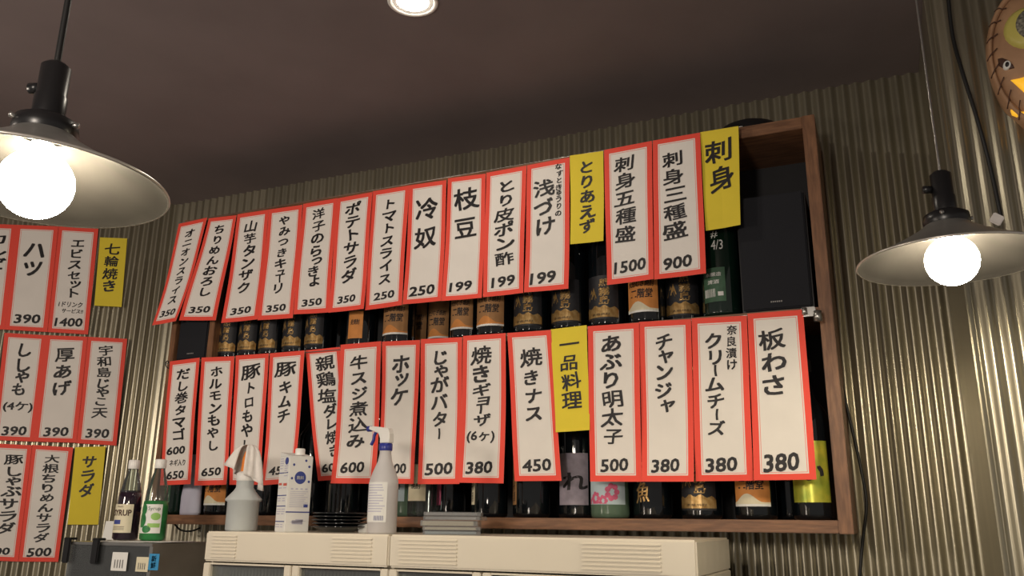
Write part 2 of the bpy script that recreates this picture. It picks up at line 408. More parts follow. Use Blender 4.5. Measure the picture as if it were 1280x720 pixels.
ROW1 = [
 ([(223.6, 279.8), (259, 272), (222, 402), (193, 407.6)], [co('オニオンスライス', .08, .82, .36), pr('350', .90, .6)], 'red', .012, 'leftmost strip of the upper row, narrow, curving left, eight katakana over 350'),
 ([(261, 273), (295.5, 269), (270, 400.5), (224, 400.5)], [co('ちりめんおろし', .07, .78, .42), pr('350', .90, .58)], 'red', .004, 'second strip of the upper row, priced 350, swung left and curved'),
 ([(297, 268), (336, 262), (323, 399.5), (279, 404.5)], [co('山芋タンザク', .08, .75, .42), pr('350', .905)], 'red', .0, 'third strip of the upper row, priced 350, beside the curved ones'),
 ([(336, 262), (378, 256), (366, 397.5), (323, 400.5)], [co('やみつきキューリ', .07, .78, .36), pr('350', .905)], 'red', .0, 'fourth strip of the upper row, priced 350, with a flat straight bottom'),
 ([(379, 255), (421.5, 247.6), (413, 391), (367, 393)], [co('洋子のらっきょ', .06, .76, .40), pr('350', .905)], 'red', .0, 'fifth strip of the upper row, priced 350, overlapping its left neighbour'),
 ([(421.7, 248), (465.5, 240), (457, 387), (412.7, 391.7)], [co('ポテトサラダ', .06, .76, .44), pr('350', .90, .5, .48)], 'red', .0, 'sixth strip of the upper row, last one priced 350'),
 ([(465.7, 239.3), (511.7, 231.7), (504, 382), (457, 388)], [co('トマトスライス', .08, .82, .40), pr('250')], 'red', .0, 'upper row strip priced 250, filled with seven katakana down its length'),
 ([(511.7, 231.7), (558, 225), (553, 376.7), (506, 381.7)], [co('冷', .12, .32, .62), co('奴', .36, .56, .62), pr('250', .90, .66, .48, .08)], 'red', .0, 'upper row strip priced 250 with only two large characters, left of the 199 ones'),
 ([(560, 223), (607, 217), (603, 372.7), (554, 377.3)], [co('枝', .09, .29, .66), co('豆', .33, .52, .6), pr('199', .895, .56, .46, .075)], 'red', .0, 'upper row strip priced 199 with only two large characters'),
 ([(608, 216), (658, 207), (655, 366.7), (604, 371.7)], [co('とり皮ポン酢', .08, .78, .50), pr('199', .895, .58, .5, .08)], 'red', .0, 'upper row strip priced 199 with six characters, middle of the 199 ones'),
 ([(659, 206.7), (712, 196.7), (711.7, 361.7), (656.7, 366.7)], [co('浅', .13, .29, .55, .42), co('づけ', .29, .58, .46, .42), ('c', 'なすときゅうりの', .76, .03, .45, .17), pr('199', .90, .58, .42, .09)], 'red', .0, 'upper row strip priced 199 with a tiny second column of writing'),
 ([(712.3, 194.5), (754, 188.6), (754.7, 301.4), (714.2, 306.5)], [co('とりあえず', .07, .90, .52)], 'yel', .0, 'yellow paper heading with five hiragana between the 199 and 1500 strips'),
 ([(755, 187.5), (815, 176), (818, 350), (759.7, 357)], [co('刺身五種盛', .07, .72, .46, .42), pr('1500', .885, .68, .5, .085)], 'red', .0, 'upper row strip priced 1500 beside a yellow heading'),
 ([(816, 175.8), (875, 165.7), (883.8, 343.4), (818.9, 350.8)], [co('刺身三種盛', .10, .74, .48, .44), pr('900', .90, .56, .46, .085)], 'red', .0, 'upper row strip priced 900'),
 ([(875.3, 165.3), (923, 157.5), (925.8, 281.2), (882.3, 288.6)], [co('刺', .10, .34, .72, .46), co('身', .38, .64, .72, .52)], 'yel', .0, 'yellow paper heading with two characters at the right end of the upper row'),
]
ROW2 = [
 ([(212.4, 451.8), (249.6, 447), (240.6, 605.3), (200.8, 606.7)], [co('だし巻タマゴ', .07, .66, .44), pr('600', .735, .6, .45), ('w', 'ネギ入り', .52, .83, .52, .05, .02), pr('650', .925, .56, .48)], 'red', .0, 'leftmost strip of the lower row with two prices, 600 and 650'),
 ([(252, 447), (293, 445.3), (285.7, 606), (244, 607)], [co('ホルモンもやし', .07, .75, .40), pr('650', .90, .6)], 'red', .003, 'second strip of the lower row, priced 650'),
 ([(294.7, 444.6), (336, 441.7), (326.5, 606), (286.8, 606)], [co('豚', .07, .2, .6), co('トロもやし', .21, .76, .36), pr('650', .90, .6)], 'red', .0, 'third strip of the lower row, its bottom hidden by the tissue'),
 ([(337.3, 441.7), (380.7, 438), (370, 604), (331, 607)], [co('豚', .07, .2, .62), co('キムチ', .22, .55, .40), pr('450', .90, .6)], 'red', .004, 'fourth strip of the lower row, its bottom behind the white carton'),
 ([(382, 438), (424.7, 433.7), (440, 598), (397.7, 601.3)], [co('親鶏塩', .05, .44, .58, .54), co('ダレ焼き', .44, .84, .42, .60), pr('600', .91, .6, .46)], 'red', -.003, 'skewed strip of the lower row tucked behind the 600 strip right of it'),
 ([(425.8, 431), (476.4, 426.5), (472.5, 605), (417.5, 604.5)], [co('牛スジ煮込み', .09, .76, .44), pr('600', .89, .54, .46, .075)], 'red', .003, 'lower row strip priced 600, left of the spray bottle head'),
 ([(477.6, 427), (525, 425), (517.3, 605), (474.5, 604)], [co('ホ', .09, .24, .5), co('ッ', .24, .32, .5), co('ケ', .33, .47, .5), pr('500', .90, .54, .5, .07)], 'red', .0, 'lower row strip partly hidden by the spray bottle head, three katakana'),
 ([(526, 424), (577.6, 421.4), (575, 605), (524.3, 605.4)], [co('じゃがバター', .08, .70, .42, .48), pr('500', .90, .66, .5, .08)], 'red', .0, 'lower row strip priced 500 above the disc cases'),
 ([(578.8, 420), (632, 416.3), (630, 604.3), (573.7, 603.5)], [co('焼き', .08, .34, .46, .42), co('ギョーザ', .34, .63, .42, .46), ('w', '(6ヶ)', .46, .70, .62, .08, .03), pr('380', .90, .58, .46, .08)], 'red', .002, 'lower row strip priced 380 with brackets around a piece count'),
 ([(634, 416.3), (688.5, 412.5), (702, 601), (643.7, 601.5)], [co('焼', .11, .25, .52), co('きナス', .26, .62, .42), pr('450', .90, .62, .5, .08)], 'red', .0, 'tilted lower row strip priced 450'),
 ([(688.5, 411.7), (733.3, 406.4), (739, 538), (696.3, 540.8)], [co('一品料理', .08, .80, .58)], 'yel', .0, 'yellow paper heading with four kanji in the lower row'),
 ([(734.7, 407.8), (798.7, 403.3), (803.6, 602.4), (738.7, 602)], [co('あぶり', .07, .42, .42, .44), co('明太子', .43, .78, .42, .46), pr('500', .90, .54, .48, .08)], 'red', .0, 'lower row strip priced 500 right of the yellow heading'),
 ([(798.7, 402.4), (863.6, 398.9), (869, 602.4), (804.4, 602.4)], [co('チャンジャ', .08, .58, .38, .46), pr('380', .905, .54, .46, .08)], 'red', .001, 'lower row strip priced 380 with five katakana, right of the second 500 strip'),
 ([(864.4, 398), (933.3, 394.4), (942, 601), (869.8, 601.6)], [co('クリームチーズ', .10, .74, .34, .40), ('c', '奈良漬け', .72, .05, .34, .20), pr('380', .905, .56, .46, .085)], 'red', .0, 'lower row strip priced 380 with a small second column of writing'),
 ([(934.2, 392.2), (1003.6, 386.9), (1021.3, 599.8), (943.6, 601)], [co('板わさ', .10, .52, .50, .42), pr('380', .90, .58, .46, .105)], 'red', .001, 'rightmost and widest strip of the lower row, large 380'),
]
def mk(rows, group, plane=None, curl=.012):
    for i, (c, spec, kind, bow, lab) in enumerate(rows):
        strip(c, spec, kind, lab, group, plane, off=(.003 if i % 2 else 0) + (0 if bow >= 0 else -.010), bow=bow * .6, curl=curl, name='heading_strip' if kind == 'yel' else 'menu_strip')
mk(ROW1, 'menu strips hanging in the upper row')
mk(ROW2, 'menu strips hanging in the lower row')
LW = [
 ([(-34, 279), (20.5, 281), (6, 412), (-50, 410)], [co('カルビ', .08, .45, .5, .62), pr('690', .90)], 'red', 0, 'left wall strip in the top row, cut off by the picture edge'),
 ([(20.5, 281), (73, 283), (59, 415), (6, 412)], [co('ハツ', .15, .50, .52, .52), pr('390', .89, .62, .5, .085)], 'red', 0, 'left wall strip priced 390 with only two katakana, top row'),
 ([(73, 283), (123, 286), (110, 418), (59, 415)], [co('エビスセット', .10, .68, .36, .52), ('w', '1ドリンク', .50, .735, .58, .05, .022), ('w', 'サービス!!', .56, .795, .52, .04, .022), pr('1400', .90, .68, .5, .08)], 'red', 0, 'left wall strip priced 1400 with small notes, top row'),
 ([(125, 296.7), (159, 298), (152, 383.8), (117.8, 382)], [co('七輪焼き', .08, .80, .56)], 'yel', 0, 'yellow paper heading in the top row of the left wall'),
 ([(5.5, 416), (58, 419), (42, 552), (-9, 550)], [co('ししゃも', .08, .60, .40, .5), ('w', '(4ケ)', .52, .69, .72, .10, .03), pr('390', .91, .60, .5, .085)], 'red', 0, 'left wall strip priced 390 with a bracketed piece count'),
 ([(58, 419), (109.5, 421), (95.5, 553.5), (42, 552)], [co('厚あげ', .10, .58, .50, .5), pr('390', .905, .58, .5, .085)], 'red', 0, 'left wall strip priced 390 with three large characters, middle row'),
 ([(109.5, 421), (159, 423.5), (145.5, 557), (95.5, 554)], [co('宇和島じゃこ天', .07, .76, .38, .5), pr('390', .90, .58, .5, .085)], 'red', 0, 'left wall strip priced 390 at the right end of the middle row'),
 ([(-11, 554), (40, 556.6), (22.5, 702), (-30, 700)], [co('豚しゃぶサラダ', .08, .78, .5, .62), pr('500', .92, .56)], 'red', 0, 'left wall strip in the bottom row, cut off by the picture edge'),
 ([(40, 556), (91.6, 559.4), (72.7, 702.3), (22.5, 702)], [co('大根ちりめんサラダ', .07, .84, .40, .52), pr('500', .92, .60, .5, .075)], 'red', 0, 'left wall strip priced 500 in the bottom row'),
 ([(94, 559), (132, 558), (122.8, 655.8), (84.5, 655.8)], [co('サラダ', .10, .66, .52)], 'yel', 0, 'yellow paper heading in the bottom row of the left wall'),
]
mk(LW, 'menu strips taped on the left wall', (J + LN * .0165, LN), curl=.0015)
# wires that carry the strips
def wire(a, b, lab):
    A, B = W(*a, DP + .0035), W(*b, DP + .0035); mid = (A + B) / 2
    o = tube('strip_wire', [A - mid, (0, 0, -.001), B - mid], .0012, MT['steel']); o.location = mid; tag(o, lab, 'wire')
wire((223, 279), (928, 158), 'thin wire carrying the upper row of menu strips')
wire((205, 455), (1008, 388), 'thin wire carrying the lower row of menu strips')
hk = W(207, 455, DP + .005)
o = tube('wire_hook', [Vector((.012 * math.cos(t), .004 * t, .012 * math.sin(t))) for t in [i * .5 for i in range(12)]], .0018, MT['black']); o.location = hk
tag(o, 'small black hook at the left end of the lower strip wire', 'hook')

# ================================================================= BOTTLES
def prof(r=.0525, hb=.235, hs=.30, hn=.385, rn=.0155):
    return [(0, .002), (r * .8, 0), (r * .97, .004), (r, .012), (r, hb), (r * .96, hb + .02), (r * .80, hb + (hs - hb) * .6), (rn * 1.5, hs), (rn * 1.1, hs + .03), (rn, hn - .02), (rn * 1.15, hn - .016), (rn * 1.15, hn)]
def wrap(r, z0, z1, half, az=0.0):
    def fn(u, v, lift=0.0):
        a = -PI / 2 + az + (u - .5) * 2 * half
        return Vector(((r + lift) * math.cos(a), (r + lift) * math.sin(a), z1 + (z0 - z1) * v))
    return fn
def patch(name, fn, M, parent, nu=12, lift=.0005):
    vs, fs = [], []
    for v in (0, .5, 1):
        for i in range(nu + 1): vs.append(fn(i / nu, v, lift))
    for j in range(2):
        for i in range(nu): fs.append((j * (nu + 1) + i, (j + 1) * (nu + 1) + i, (j + 1) * (nu + 1) + i + 1, j * (nu + 1) + i + 1))
    return mesh_obj(name, vs, fs, M, parent, True)
def pen_on(p, fn, M, parent, name='lettering', lift=.0011): return p.build(name, lambda u, v: fn(u, v, lift), M, parent)
PROTO = {}
def proto(kind):
    if kind in PROTO: return copy_tree(PROTO[kind])
    small = kind.endswith('_s'); kd = kind.replace('_s', '')
    r = .044 if small else .0525
    P = prof(r)
    t = empty('sake_bottle', (0, 0, 0))
    body = {'floral': 'pglass', 'clear': 'clear', 'green': 'gglass', 'bluish': 'pglass', 'cream': 'gglass'}.get(kd, 'bglass')
    lathe('glass_body', P, MT[body], t)
    lathe('cap', [(.019, .368), (.020, .372), (.020, .398), (.017, .402), (0, .402)], MT['gold' if kd in ('k', 'goldcap') else 'whitecap' if kd == 'clear' else 'black'], t, 20)
    if kd == 'k':
        f = wrap(r, .022, .150, 1.02); L = patch('front_label', f, MT['klabel'], t)
        p = Pen(); n = 16
        for i in range(n):
            h = lambda q: .80 - .09 * abs(math.sin(q * 2.4 + .4)) - .03 * math.sin(q * 23)
            p.poly([(i / n, h(i / n)), ((i + 1) / n, h((i + 1) / n)), ((i + 1) / n, .96), (i / n, .96)])
        for cx, w_, s_ in ((.22, .14, .30), (.30, .1, .26)): p.poly([(cx - w_, s_ + .26), (cx, s_), (cx + w_, s_ + .26)])
        pen_on(p, f, MT['gold'], L, 'gold_scene')
        q = Pen(); q.column('黒霧島', .60, .06, .68, .30, .02, .4); pen_on(q, f, MT['gold'], L)
        q = Pen(); q.word('本格焼酎', .5, .895, .5, .05, .01); pen_on(q, f, MT['ink'], L, 'small_print', .0015)
    elif kd in ('kraft', 'orange'):
        f = wrap(r, .032, .175, .95); L = patch('front_label', f, MT[kd], t)
        q = Pen(); q.word('大分むぎ焼酎', .48, .42, .8, .13, .02); q.word('二階堂', .50, .62, .66, .19, .03); pen_on(q, f, MT['ink'], L)
        q = Pen(); n = 12
        for i in range(n):
            h = lambda a: .93 - .15 * math.sin(PI * min(1, a * 1.25)) ** 2
            q.poly([(i / n, h(i / n)), ((i + 1) / n, h((i + 1) / n)), ((i + 1) / n, .96), (i / n, .96)])
        pen_on(q, f, MT['orange'] if kd == 'kraft' else MT['cream'], L, 'label_band')
        q = Pen(); q.rect(0, .96, 1, 1); pen_on(q, f, MT['white'], L, 'label_edge')
    elif kd == 'smallorange':
        f = wrap(r, .03, .12, .50, .05); L = patch('front_label', f, MT['orange'], t)
        q = Pen(); q.word('麦焼酎', .5, .4, .6, .2, .02); pen_on(q, f, MT['ink'], L)
    elif kd == 'green':
        f = wrap(r, .040, .135, .62, -.25); L = patch('front_label', f, MT['greenlabel'], t)
        q = Pen()
        q.rect(.08, .62, .12, .86)
        for i in range(12): q.rect(.12 + i * .04, .62, .12 + i * .04 + R.choice((.012, .022)), .86)
        q.rect(.68, .72, .9, .84); q.word('本醸造', .5, .2, .7, .12, .02); q.word('清酒', .5, .42, .5, .12, .02)
        pen_on(q, f, MT['white'], L, 'small_print')
        f2 = wrap(r, .17, .235, .6, .05); q = Pen(); q.word('4/3', .5, .55, .5, .42, .004); q.word('#', .4, .1, .3, .3, .004)
        pen_on(q, f2, MT['white'], t, 'chalk_note', .0006)
    elif kd == 'floral':
        f = wrap(r, .036, .15, 1.1); L = patch('front_label', f, MT['paleblue'], t)
        q = Pen()
        for cx, cy, s_ in ((.66, .72, .20), (.25, .86, .15), (.45, .92, .13), (.12, .95, .12)):
            for k in range(7):
                a = 2 * PI * k / 7; q.disc(cx + s_ * .55 * math.cos(a), cy + s_ * .9 * math.sin(a) * .8, s_ * .34, s_ * .34, 8)
        q.v = [(u, min(v, .985)) for u, v in q.v]
        pen_on(q, f, MT['flower'], L, 'flower_print')
        q = Pen(); q.column('花酒', .45, .05, .45, .22, .02); pen_on(q, f, MT['ink'], L)
    elif kd == 'mauve':
        f = wrap(r, .035, .175, .9); L = patch('front_label', f, MT['purplegrey'], t)
        q = Pen(); q.column('れ', .55, .35, .75, .8, .02); pen_on(q, f, MT['ink'], L)
    elif kd == 'lime':
        f = wrap(r, .042, .19, .95); L = patch('front_label', f, MT['lime'], t)
        q = Pen(); q.column('い', .60, .35, .68, .6, .03); pen_on(q, f, MT['ink'], L)
    elif kd in ('pinkl', 'creaml', 'tanl'):
        M_ = {'pinkl': 'pink', 'creaml': 'cream', 'tanl': 'kraft'}[kd]
        f = wrap(r, .035, .19, .42 if kd == 'pinkl' else .24, -.75 if kd != 'pinkl' else -.3); L = patch('front_label', f, MT[M_], t)
        if kd != 'pinkl':
            q = Pen(); q.column('純米酒', .5, .4, .95, .55, .01); pen_on(q, f, MT['ink'], L)
    elif kd == 'clear':
        f = wrap(r, .045, .15, .7); L = patch('front_label', f, MT['cream'], t)
        q = Pen(); q.word('焼酎', .5, .6, .5, .15, .02); pen_on(q, f, MT['ink'], L)
    elif kd == 'bluish':
        f = wrap(r, .045, .15, .6); L = patch('front_label', f, MT['paleblue'], t)
        q = Pen(); q.word('泡盛', .5, .6, .5, .15, .02); pen_on(q, f, MT['ink'], L)
    elif kd == 'goldink':
        f = wrap(r, .035, .16, .6); q = Pen(); q.column('金魚', .25, .1, .95, .6, .02); pen_on(q, f, MT['gold'], t)
    # ring of moulded dots near the base
    vs, fs = [], []
    for k in range(14):
        a = -PI / 2 + (k - 6.5) * .075; c = Vector(((r + .0002) * math.cos(a), (r + .0002) * math.sin(a), .012))
        tn = Vector((-math.sin(a), math.cos(a), 0)) * .0012; up = Vector((0, 0, .0014)); nn = Vector((math.cos(a), math.sin(a), 0)) * .001
        b0 = len(vs); vs += [c - tn, c - up, c + tn, c + up, c + nn]
        fs += [(b0, b0 + 1, b0 + 4), (b0 + 1, b0 + 2, b0 + 4), (b0 + 2, b0 + 3, b0 + 4), (b0 + 3, b0, b0 + 4)]
    d_ = mesh_obj('moulded_dots', vs, fs, MT[body] if body != 'clear' else MT['pglass'], t)
    PROTO[kind] = t
    return t
UP = [  # px centre, kind, depth, label
 (290, 'k_s', 2.27, 'dark bottle with gold-scene label, leftmost one beside the small speaker'),
 (315, 'k_s', 2.27, 'dark gold-scene bottle, second from the small speaker on the upper shelf'),
 (341, 'k_s', 2.27, 'dark gold-scene bottle third from the small speaker on the upper shelf'),
 (370, 'k_s', 2.27, 'dark gold-scene bottle fourth from the small speaker on the upper shelf'),
 (398, 'k_s', 2.27, 'dark gold-scene bottle fifth from the small speaker on the upper shelf'),
 (424, 'plain_s', 2.385, 'plain dark bottle without label left of the small orange-label bottle'),
 (452, 'smallorange', 2.27, 'dark bottle with a small narrow orange label on the upper shelf'),
 (499, 'kraft', 2.27, 'kraft-label bottle, leftmost of the brown-label bottles on the upper shelf'),
 (528, 'kraft_s', 2.39, 'kraft-label bottle set back, second of the brown-label bottles'),
 (552, 'kraft_s', 2.36, 'kraft-label bottle third of the brown-label bottles, half hidden by the next'),
 (581, 'kraft_s', 2.27, 'kraft-label bottle fourth of the brown-label bottles'),
 (617, 'kraft', 2.27, 'kraft-label bottle fifth and rightmost of the brown-label bottles'),
 (664, 'k', 2.27, 'dark bottle with gold-scene label just right of the brown-label bottles'),
 (712, 'k', 2.27, 'dark gold-scene bottle under the yellow five-character heading'),
 (759, 'k', 2.27, 'dark gold-scene bottle left under the 1500 strip'),
 (809, 'orange', 2.27, 'bottle with a bright orange label between the 1500 and 900 strips'),
 (856, 'k', 2.31, 'dark gold-scene bottle under the 900 strip'),
 (904, 'green', 2.262, 'tall dark bottle with green back label beside the large speaker'),
]
LO = [
 (218, 'green_s', 2.28, 'dark green bottle at the far left end of the lower shelf'),
 (274, 'orange', 2.28, 'orange-label bottle near the left end of the lower shelf, left of the jug'),
 (328, 'plain', 2.29, 'plain dark bottle hidden between the jug and the carton on the lower shelf'),
 (385, 'goldcap', 2.30, 'dark bottle with a gold capsule right of the white carton'),
 (428, 'plain', 2.28, 'plain black bottle behind the stack of black dishes'),
 (468, 'plain', 2.37, 'plain black bottle behind the white spray bottle'),
 (503, 'bluish_s', 2.29, 'pale bottle with light blue label right of the spray bottle'),
 (527, 'clear_s', 2.25, 'clear bottle with a cream label behind the stack of cases'),
 (560, 'pinkl', 2.345, 'dark bottle with a pink label on the lower shelf'),
 (612, 'creaml', 2.27, 'black bottle with a narrow cream side label on the lower shelf'),
 (664, 'tanl', 2.27, 'black bottle with a narrow tan side label on the lower shelf'),
 (722, 'mauve', 2.29, 'dark bottle with a mauve label and one brushed character, under the yellow heading'),
 (763, 'floral', 2.26, 'pale green bottle with pink flowers on its label'),
 (816, 'goldink', 2.29, 'dark bottle with gold characters right of the flower-label bottle'),
 (878, 'k', 2.28, 'dark gold-scene bottle on the lower shelf, left of its orange-label neighbour'),
 (946, 'orange', 2.27, 'orange-label bottle near the right end of the lower shelf'),
 (989, 'plain_s', 2.36, 'plain dark bottle set back between the orange and the lime labels'),
 (1024, 'lime', 2.275, 'bottle with a shiny lime-yellow label at the right end of the lower shelf'),
]
for lst, z, yy, g in ((UP, ZM, 400, 'bottles on the upper shelf'), (LO, ZB + .030, 645, 'bottles on the lower shelf')):
    for px, kd, D, lab in lst:
        o = proto(kd); p = W(px, yy - (px < 500) * -20 * (lst is UP), D); xx = min(p.x, XRt - .033 - .055)
        o.location = (xx, D, z); o.rotation_euler = (0, 0, R.uniform(-.12, .12)); tag(o, lab, 'bottle', g)
# grey bag on lower shelf
bm = bmesh.new(); bmesh.ops.create_grid(bm, x_segments=10, y_segments=10, size=1)
bm.free()
p = W(236, 640, 2.24)
o = lathe('folded_towel', [(0, 0), (.040, 0), (.043, .01), (.041, .06), (.036, .13), (.030, .19), (.012, .20), (0, .2)], MT['lav'], None, 20)
for v in o.data.vertices: v.co.y *= .5; v.co.x += .003 * math.sin(v.co.z * 60)
o.location = (p.x, 2.245, ZB + .030); tag(o, 'greyish folded cloth standing left of an orange-label bottle on the lower shelf', 'cloth')

# ================================================================= FRIDGES
ZF = 1.45 - .0178 * 1.80
YF, YFB = 1.80, 2.19
def fridge(x0, x1, lab, vents, posts):
    t = tag(empty('display_fridge', ((x0 + x1) / 2, YF, 0)), lab, 'fridge', 'cream display fridges under the shelf')
    c = t.location; w2 = (x1 - x0) / 2
    D = YFB - YF
    box('cabinet_side', (-w2, .03, .0), (-w2 + .03, D, ZF - .075), MT['fridge'], t, .002)
    box('cabinet_side', (w2 - .03, .03, .0), (w2, D, ZF - .075), MT['fridge'], t, .002)
    box('cabinet_back', (-w2 + .03, D - .03, .0), (w2 - .03, D, ZF - .075), MT['inner'], t)
    box('plinth', (-w2 + .03, .03, .0), (w2 - .03, D - .03, .12), MT['fridge'], t)
    hd = box('header_panel', (-w2, 0, ZF - .075), (w2, D, ZF), MT['fridge'], t, .004)
    for u0, u1 in vents:
        for k in range(7):
            zc = ZF - .012 - k * .0086
            bm = bmesh.new(); box_bm(bm, (-w2 + u0 * 2 * w2, -.0042, zc - .0028), (-w2 + u1 * 2 * w2, .002, zc + .0028), .0022)
            o = bm_obj('vent_rib', bm, MT['fridge'], hd)
    # doors
    for (a, b) in posts:
        A, B = -w2 + a * 2 * w2, -w2 + b * 2 * w2
        d = empty('door', (0, 0, 0)); d.parent = t
        bm = bmesh.new(); z0, z1 = .12, ZF - .079
        box_bm(bm, (A, .002, z0), (A + .022, .028, z1), .002); box_bm(bm, (B - .022, .002, z0), (B, .028, z1), .002)
        box_bm(bm, (A + .022, .003, z1 - .004), (B - .022, .028, z1), 0); box_bm(bm, (A + .022, .003, z0), (B - .022, .028, z0 + .03), 0)
        bm_obj('door_frame', bm, MT['fridge'], d)
        box('gasket', (A + .022, .012, z1 - .009), (B - .022, .026, z1 - .004), MT['gasket'], d)
        box('pane', (A + .022, .014, z0 + .03), (B - .022, .018, z1 - .009), MT['fglass'], d)
    bm = bmesh.new()
    for k in range(46):
        xx = -w2 + .04 + (2 * w2 - .08) * k / 45; box_bm(bm, (xx - .0022, .06, ZF - .12), (xx + .0022, .10, ZF - .078))
    o = bm_obj('cooling_fins', bm, MT['inner'], t)
    for z in (.45, .8, 1.12): box('wire_shelf', (-w2 + .03, .05, z), (w2 - .03, D - .03, z + .006), MT['steel'], t)
    return t
XS = -.6141 * YF
fridge(-.9285 * YF, XS - .001, 'cream display fridge on the left, under the jug and carton', [(.04, .19), (.71, .92)], [(.0, .50), (.505, 1)])
fridge(XS + .001, -.2072 * YF, 'cream display fridge on the right, under the stack of clear cases', [(.035, .25), (.66, .90)], [(.0, .33), (.335, .67), (.675, 1)])
# ================================================================= THINGS ON THE FRIDGE
def base(px, D, z=ZF): p = W(px, 664, D); return Vector((p.x, D, z))
# jug with tissue
t = tag(empty('squeeze_jug', base(301, 1.93)), 'stubby clear plastic jug with an orange spout wrapped in white tissue on the left fridge', 'bottle')
K = .00213 / 1.0
lathe('jug_body', [(0, 0), (.040, 0), (.0435, .004), (.0435, .078), (.050, .082), (.050, .086), (.030, .108), (.024, .118), (.024, .14), (.02, .142)], MT['milk'], t, 32)
lathe('jug_liquid', [(0, .003), (.041, .003), (.0420, .006), (.0420, .076), (0, .076)], MT['liquid'], t, 32)
lathe('screw_cap', [(.025, .136), (.026, .138), (.026, .156), (.018, .162), (.0, .162)], MT['whitecap'], t, 24)
sp = lathe('spout', [(.016, .160), (.015, .175), (.013, .200), (.008, .218), (0, .221)], MT['spout'], t, 20)
def cloth(name, parent, z0, segs=36):
    # crumpled tissue draped over the top with an open front
    vs, fs = [], []; rings = 14
    for j in range(rings + 1):
        tt = j / rings
        for i in range(segs + 1):
            a = -PI / 2 + .42 + (2 * PI - .84) * i / segs
            fold = 1 + .20 * math.sin(a * 5 + 1.3) * tt + .11 * math.sin(a * 11 + 3 * tt)
            rr = (.006 + .046 * tt ** .62) * fold
            side = max(0, math.cos(a - .15))
            drop = .010 * tt + (.058 + .05 * side + .012 * math.sin(a * 3)) * tt ** 2.1
            vs.append((rr * math.cos(a) * 1.02, rr * math.sin(a) * .75, z0 - drop))
    for j in range(rings):
        for i in range(segs): q = j * (segs + 1) + i; fs.append((q, q + 1, q + segs + 2, q + segs + 1))
    o = mesh_obj(name, vs, fs, MT['tissue'], parent, True)
    m_ = o.modifiers.new('s', 'SOLIDIFY'); m_.thickness = .0015
    return o
tis = empty('white_tissue', t.location + Vector((0, 0, 0))); cloth('tissue_sheet', tis, .236)
tag(tis, 'crumpled white tissue draped over the orange spout of the jug', 'tissue')
# carton
t = tag(empty('drink_carton', base(364, 1.93), 1.05), 'tall white drink carton with round blue emblem and white cap', 'carton')
cw, ch = .034, .200
box('carton_body', (-cw, -cw, 0), (cw, cw, ch), MT['white'], t, .0015)
mesh_obj('gable_top', [(-cw, -cw, ch), (cw, -cw, ch), (cw, cw, ch), (-cw, cw, ch), (-cw, cw, ch + .012), (cw, cw, ch + .012)],
         [(0, 1, 5, 4), (4, 5, 2, 3), (1, 2, 5), (0, 4, 3), (0, 3, 2, 1)], MT['white'], t)
lathe('screw_cap', [(.0135, 0), (.0135, .016), (.012, .018), (0, .018)], MT['whitecap'], t, 22, (0.006, -.006, ch + .004))
ff = lambda u, v: Vector((-cw + 2 * cw * u, -cw - .0006, ch * (1 - v)))
fl = lambda u, v: Vector((-cw - .0006, cw - 2 * cw * u, ch * (1 - v)))
def fbuild(p, f, M, parent, name): return p.build(name, f, M, parent)
p = Pen(); p.disc(.5, .29, .24, .085, 20); p.rect(.0, .735, 1, .75); p.rect(.72, .64, .9, .68)
for (u, v) in ((.2, .12), (.85, .14), (.15, .30), (.87, .34), (.7, .06)): p.disc(u, v, .05, .018, 8)
p.word('500', .5, .93, .0001, .0001) if False else None
fbuild(p, ff, MT['navy'], t, 'blue_emblem')
p = Pen(); p.word('飲料', .5, .29, .3, .05, .02); fbuild(p, lambda u, v: ff(u, v) + Vector((0, -.0005, 0)), MT['white'], t, 'emblem_lettering')
p = Pen()
for k in range(9): p.rect(.12, .47 + k * .025, R.uniform(.7, .9), .477 + k * .025)
for k in range(4): p.rect(.14 + k * .2, .43, .24 + k * .2, .45)
for k in range(14): p.rect(.2 + R.random() * .6, .83 + R.random() * .06, .28 + R.random() * .6, .85 + R.random() * .06)
fbuild(p, ff, MT['lav'], t, 'small_print')
p = Pen()
for v in (.22, .52, .66, .86): p.rect(.04, v, .96, v + .012)
p.disc(.75, .07, .18, .05, 16)
fbuild(p, fl, MT['navy'], t, 'blue_bars')
p = Pen()
for v in (.03, .06, .09, .12, .16, .42, .56, .59, .70, .73, .76, .90, .93):
    p.rect(.08, v, R.uniform(.35, .5), v + .012); p.rect(.56, v + .1 * (v < .2), R.uniform(.8, .92), v + .012 + .1 * (v < .2))
fbuild(p, fl, MT['lav'], t, 'side_print')
p = Pen(); p.rect(.08, .36, .40, .39); p.rect(.56, .365, .92, .40); fbuild(p, fl, MT['redp'], t, 'red_marks')
# black dish stack
b0 = base(424, 2.0)
for k in range(5):
    o = lathe('black_dish', [(0, .0), (.040, .0), (.046, .004), (.068, .012), (.076, .014), (.076, .0165), (.066, .0155), (.04, .006), (0, .005)], MT['bglass'], None, 36)
    o.location = b0 + Vector((.002 * math.sin(k * 2), 0, .0088 * k))
    tag(o, ['bottom', 'second', 'middle', 'fourth', 'topmost'][k] + ' black dish of the stack between carton and spray bottle', 'dish', 'stacked black dishes on the left fridge')
